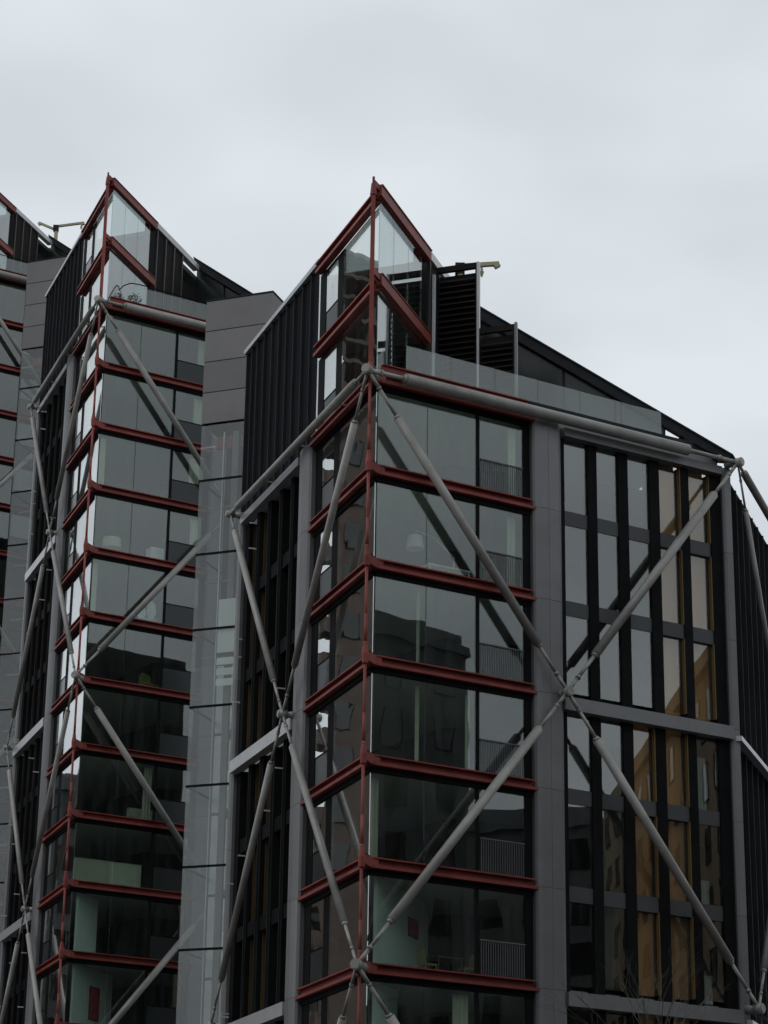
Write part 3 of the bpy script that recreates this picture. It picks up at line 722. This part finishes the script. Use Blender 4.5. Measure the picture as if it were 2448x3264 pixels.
painting('small red picture on the pale wall of the nearest tower', (N1[0] + q[0], N1[1] + q[1], ZT1 - 19.8 + 1.75), .9, .55, AM)
q = on_part(None, None, 1.15, 2.3)
painting('tall dark red picture on a pale wall low in the second tower', (N1[0] + T[0] + q[0], N1[1] + T[1] + q[1], ZT1 + T[2] - 36.3 + .75), .95, 1.5, AM)
def curtain(root, zt, k, s0, s1, d=-.92, h=2.7, mt=None):
    n = max(4, int((s1 - s0) / .07))
    pts = [(s0 + (s1 - s0) * i / n, d + (.035 if i % 2 else -.035)) for i in range(n + 1)]
    part('curtain', MB().vert(FR_, pts + [(a, b - .02) for a, b in reversed(pts)], zt - F * k + .25, zt - F * k + .25 + h), mt or M_CREAM, root)
for k, a, b in ((3, 2.62, 2.72), (4, 2.60, 2.74), (4, 4.55, 4.72), (5, .98, 1.25), (1, 6.3, 6.62), (2, 6.25, 6.6), (7, 4.1, 4.7)):
    curtain(t1, ZT1, k, a, b)
for k, a, b in ((1, 6.2, 6.6), (2, 6.1, 6.6), (3, 6.0, 6.6), (4, 6.2, 6.62), (3, 1.0, 1.3), (5, 1.0, 1.25), (8, 4.3, 4.7)):
    curtain(t2, ZT1 + T[2], k, a, b)
# second tower
tl = thing('table_lamp', 'cream drum lamp shade by the glass of the second tower', 'lamp', W2(2.25, -1.7, -13.2 + fl))
part('lamp_shade', MB().lathe((0, 0, .62), [(.46, 0), (.48, .02), (.44, .52), (.42, .52)], 22), M_CREAM, tl)
part('lamp_base', MB().lathe((0, 0, 0), [(.16, 0), (.16, .04), (.04, .08), (.04, .62)], 14), M_WHITE, tl)
bx = thing('storage_box', 'square white cube stool behind the second tower glass', 'stool', W2(4.55, -1.5, -13.2 + fl), AR)
part('body', MB().box(ident, -.36, .36, -.3, .3, .08, .95), M_WHITE, bx)
part('foot', MB().box(ident, -.30, .30, -.25, .25, 0, .078), M_FRAME, bx)
for i, (s, h) in enumerate(((4.0, .95), (4.55, 1.35))):
    c = thing('petal_chair', ['lower white petal backed chair next to the diagonal brace', 'taller white petal backed chair next to the diagonal brace'][i], 'chair', W2(s, -1.5, -16.5 + fl), AR, 'white petal chairs')
    part('backrest', MB().slab(ident, [(-.08, .42), (.08, .42), (.26, .42 + h * .35), (.22, .30 + h * .75), (.06, .40 + h * .82), (-.06, .40 + h * .82), (-.22, .30 + h * .75), (-.26, .42 + h * .35)], .05, .10), M_WHITE, c)
    part('seat', MB().lathe((0, -.2, .36), [(.24, 0), (.27, .04), (.25, .08)], 16), M_WHITE, c)
    part('pedestal', MB().lathe((0, -.2, 0), [(.2, 0), (.2, .03), (.04, .06), (.04, .358)], 14), M_WHITE, c)
ac = thing('armchair', 'lime yellow wing armchair in a dark room of the second tower', 'armchair', W2(4.75, -1.7, -19.8 + fl), AR + .5)
part('seat', MB().box(ident, -.35, .35, -.35, .35, .2, .48), M_LIME, ac)
part('backrest', MB().slab(ident, [(-.40, .482), (.40, .482), (.46, .85), (.30, 1.12), (-.30, 1.12), (-.46, .85)], .28, .40), M_LIME, ac)
for sx in (-1, 1): part('armrest', MB().box(ident, sx * .355, sx * .44, -.3, .27, .2, .64), M_LIME, ac)
for sx in (-1, 1):
    for sy in (-1, 1): part('leg', MB().tube((sx * .3, sy * .3, 0), (sx * .3, sy * .3, .198), .02, n=8), M_FRAME, ac)
so = thing('sofa', 'pale grey two seat sofa seen in the dark second tower room', 'sofa', W2(5.2, -1.9, -26.4 + fl), AR)
part('base', MB().box(ident, -1.1, 1.1, -.4, .4, .1, .42), M_CREAM, so)
for sx in (-.55, .55): part('back_cushion', MB().box(ident, sx - .53, sx + .53, .20, .42, .422, .95), M_CREAM, so)
for sx in (-1.05, 1.05): part('armrest', MB().box(ident, sx - .14, sx + .14, -.42, .19, .423, .62), M_CREAM, so)
cb_ = thing('cabinet', 'long cream cabinet standing right behind the second tower glass', 'cabinet', W2(2.75, -1.25, -29.7 + fl), AR)
for i in range(2): part('carcass', MB().box(ident, -1.7 + i * 1.71, -.01 + i * 1.71, -.22, .22, 0, 1.22), M_CREAM, cb_)
part('top_board', MB().box(ident, -1.72, 1.73, -.24, .24, 1.221, 1.26), M_CREAM, cb_)
cl = thing('ceiling_light', 'oblong white ceiling light in the second tower', 'ceiling light', W2(2.35, -1.7, -16.5 - .18), AR)
part('diffuser', MB().box(ident, -.4, .4, -.14, .14, -.06, 0), M_WHITE, cl)
part('rim', MB().box(ident, -.42, .42, -.16, .16, -.075, -.061), M_WHITE, cl)
for i, (s, r) in enumerate(((1.75, .30), (2.65, .38))):
    pl = thing('terrace_plant', ['smaller round shrub in a pot behind the second tower balustrade', 'larger round shrub in a pot behind the second tower balustrade'][i], 'potted plant', W2(s, -1.5, .5), 0, 'potted shrubs on the second terrace')
    part('pot', MB().lathe((0, 0, 0), [(.2, 0), (.27, .4), (.24, .4)], 14), M_STONE, pl)
    mb = MB()
    for j in range(160):
        v = Vector((rnd.gauss(0, 1), rnd.gauss(0, 1), rnd.gauss(0, 1))).normalized() * r * rnd.uniform(.5, 1.1)
        c0 = Vector((0, 0, .45 + r * .9)) + v
        a = Vector((rnd.uniform(-1, 1), rnd.uniform(-1, 1), rnd.uniform(-1, 1))).normalized(); b = a.orthogonal().normalized()
        mb._add([c0 - a * .07, c0 + b * .035, c0 + a * .07, c0 - b * .035], [(0, 1, 2, 3)])
    part('foliage', mb, M_LEAF, pl, stuff=True)

# ------------------------------------------------------------------ buildings across the street, met in the glass as reflections; three added for shade
def block(label, corners, h, wm, rows, group=None, wpitch=3.4, cornice=True, name='street_building'):
    cx = sum(c[0] for c in corners) / len(corners); cy = sum(c[1] for c in corners) / len(corners)
    b = thing(name, label, 'building', (cx, cy, 0))
    loc = [(x - cx, y - cy) for x, y in corners]
    part('wall', MB().plan(loc, 0, h), wm, b)
    if cornice:
        sc_ = lambda k: [(x * k, y * k) for x, y in loc]
        part('cornice', MB().plan(sc_(1.035), h + .003, h + .7), wm, b)
        part('parapet', MB().plan(sc_(.99), h + .703, h + 1.6), wm, b)
    for i in range(2):
        p0, p1 = Vector((*loc[i], 0)), Vector((*loc[i + 1], 0))
        d = (p1 - p0); L = d.length; d.normalize(); nn = Vector((d.y, -d.x, 0))
        if nn.dot(p0) < 0: nn = -nn
        fr = lambda s, o, z: tuple(p0 + d * s + nn * o + Vector((0, 0, z)))
        nw = int(L / wpitch)
        for r in range(rows):
            for k in range(nw):
                s = (k + .5) * L / nw; z = h - 3.2 - r * 3.6
                if z < 2: continue
                w = part('window', MB().box(fr, s - .75, s + .75, .003, .09, z - .06, z).box(fr, s - .75, s - .68, .003, .06, z + .003, z + 2.1).box(fr, s + .68, s + .75, .003, .06, z + .003, z + 2.1), M_FRAME, b)
                part('pane', MB().box(fr, s - .675, s + .675, .003, .02, z + .003, z + 2.1), G_FAR, w)
    return b
block('grey stone block across the street on the right', [(65.4, 44.5), (50.0, 36.8), (58, 22), (74, 30)], 44.2, M_STONE, 8)
block('buff stone building with a cornice across the street on the right', [(58.5, 64.5), (92, 43.5), (104, 60), (70, 82)], 39.6, M_STONEB, 8)
block('long low grey block beyond the street on the right', [(95, 41.4), (88, 4), (108, 0), (114, 37)], 39.0, M_STONE, 5)
tb = block('brown brick apartment block behind the towers on the left', [(-62.2, 151.2), (-88, 147), (-98, 165), (-78, 169)], 75.0, M_BRICKB, 11, cornice=False)
for i in range(6):
    z_ = 75.4 + i * 1.9
    part('open_floor', MB().plan([(19.0, -7.0), (-6, -10.9), (-14, 5), (4, 9)], z_ + 1.3, z_ + 1.65), M_BRICKB, tb)
    for k in range(9):
        part('post', MB().box(ident, 18.4 - k * 2.9, 18.8 - k * 2.9, -6.8 - k * .44, -6.4 - k * .44, z_ - .3, z_ + 1.297), M_BRICKB, tb)
for i in range(18):
    part('balcony', MB().box(ident, 18.0, 20.1, -6.8, -5.0, 18 + i * 3.0, 19.2 + i * 3.0), M_BRICKB, tb)
block('grey office block far behind the towers on the left', [(-50, 186), (-92, 180), (-96, 205), (-54, 211)], 47.0, M_STONE, 6)

block('long dark brick block added out of view behind the photographer to darken the facades', [(-55, -14), (55, -14), (55, -36), (-55, -36)], 34.0, M_BRICKB, 7)  # this and the next two: unseen, added to block low sky
block('dark brick block added out of view on the left to darken the facades', [(-30, 4), (-30, 40), (-48, 40), (-48, 4)], 42.0, M_BRICKB, 8)
block('low grey block added out of view on the right to darken the facades', [(30, 58), (30, 16), (46, 16), (46, 40)], 17.0, M_STONE, 4)

# ------------------------------------------------------------------ bare tree at the lower right
def bare_tree(label, loc, height, seed):
    r = random.Random(seed)
    t = thing('bare_tree', label, 'tree', loc)
    trunk, twigs = MB(), MB()
    def grow(p, d, ln, rad, depth):
        q = p + d * ln
        (trunk if depth < 3 else twigs).tube(p, q, rad, rad * .66, 7 if depth < 3 else 4)
        if depth >= 7 or rad < .0022: return
        for _ in range(3 if depth < 3 else 2 if depth < 6 or r.random() < .5 else 1):
            nd = (d + Vector((r.uniform(-1, 1), r.uniform(-1, 1), r.uniform(-.35, .75))) * (.55 if depth else .6)).normalized()
            grow(p + d * ln * r.uniform(.72, 1), nd, ln * r.uniform(.66, .84), rad * .56, depth + 1)
    grow(Vector((0, 0, 0)), Vector((0, 0, 1)), height * .26, .13, 0)
    part('trunk', trunk, M_BARK, t, smooth=True)
    part('twigs', twigs, M_BARK, t, stuff=True)
bare_tree('leafless tree whose thin twigs rise into the lower right corner of the photo', (7.3, 52, 0), 13.0, 3)
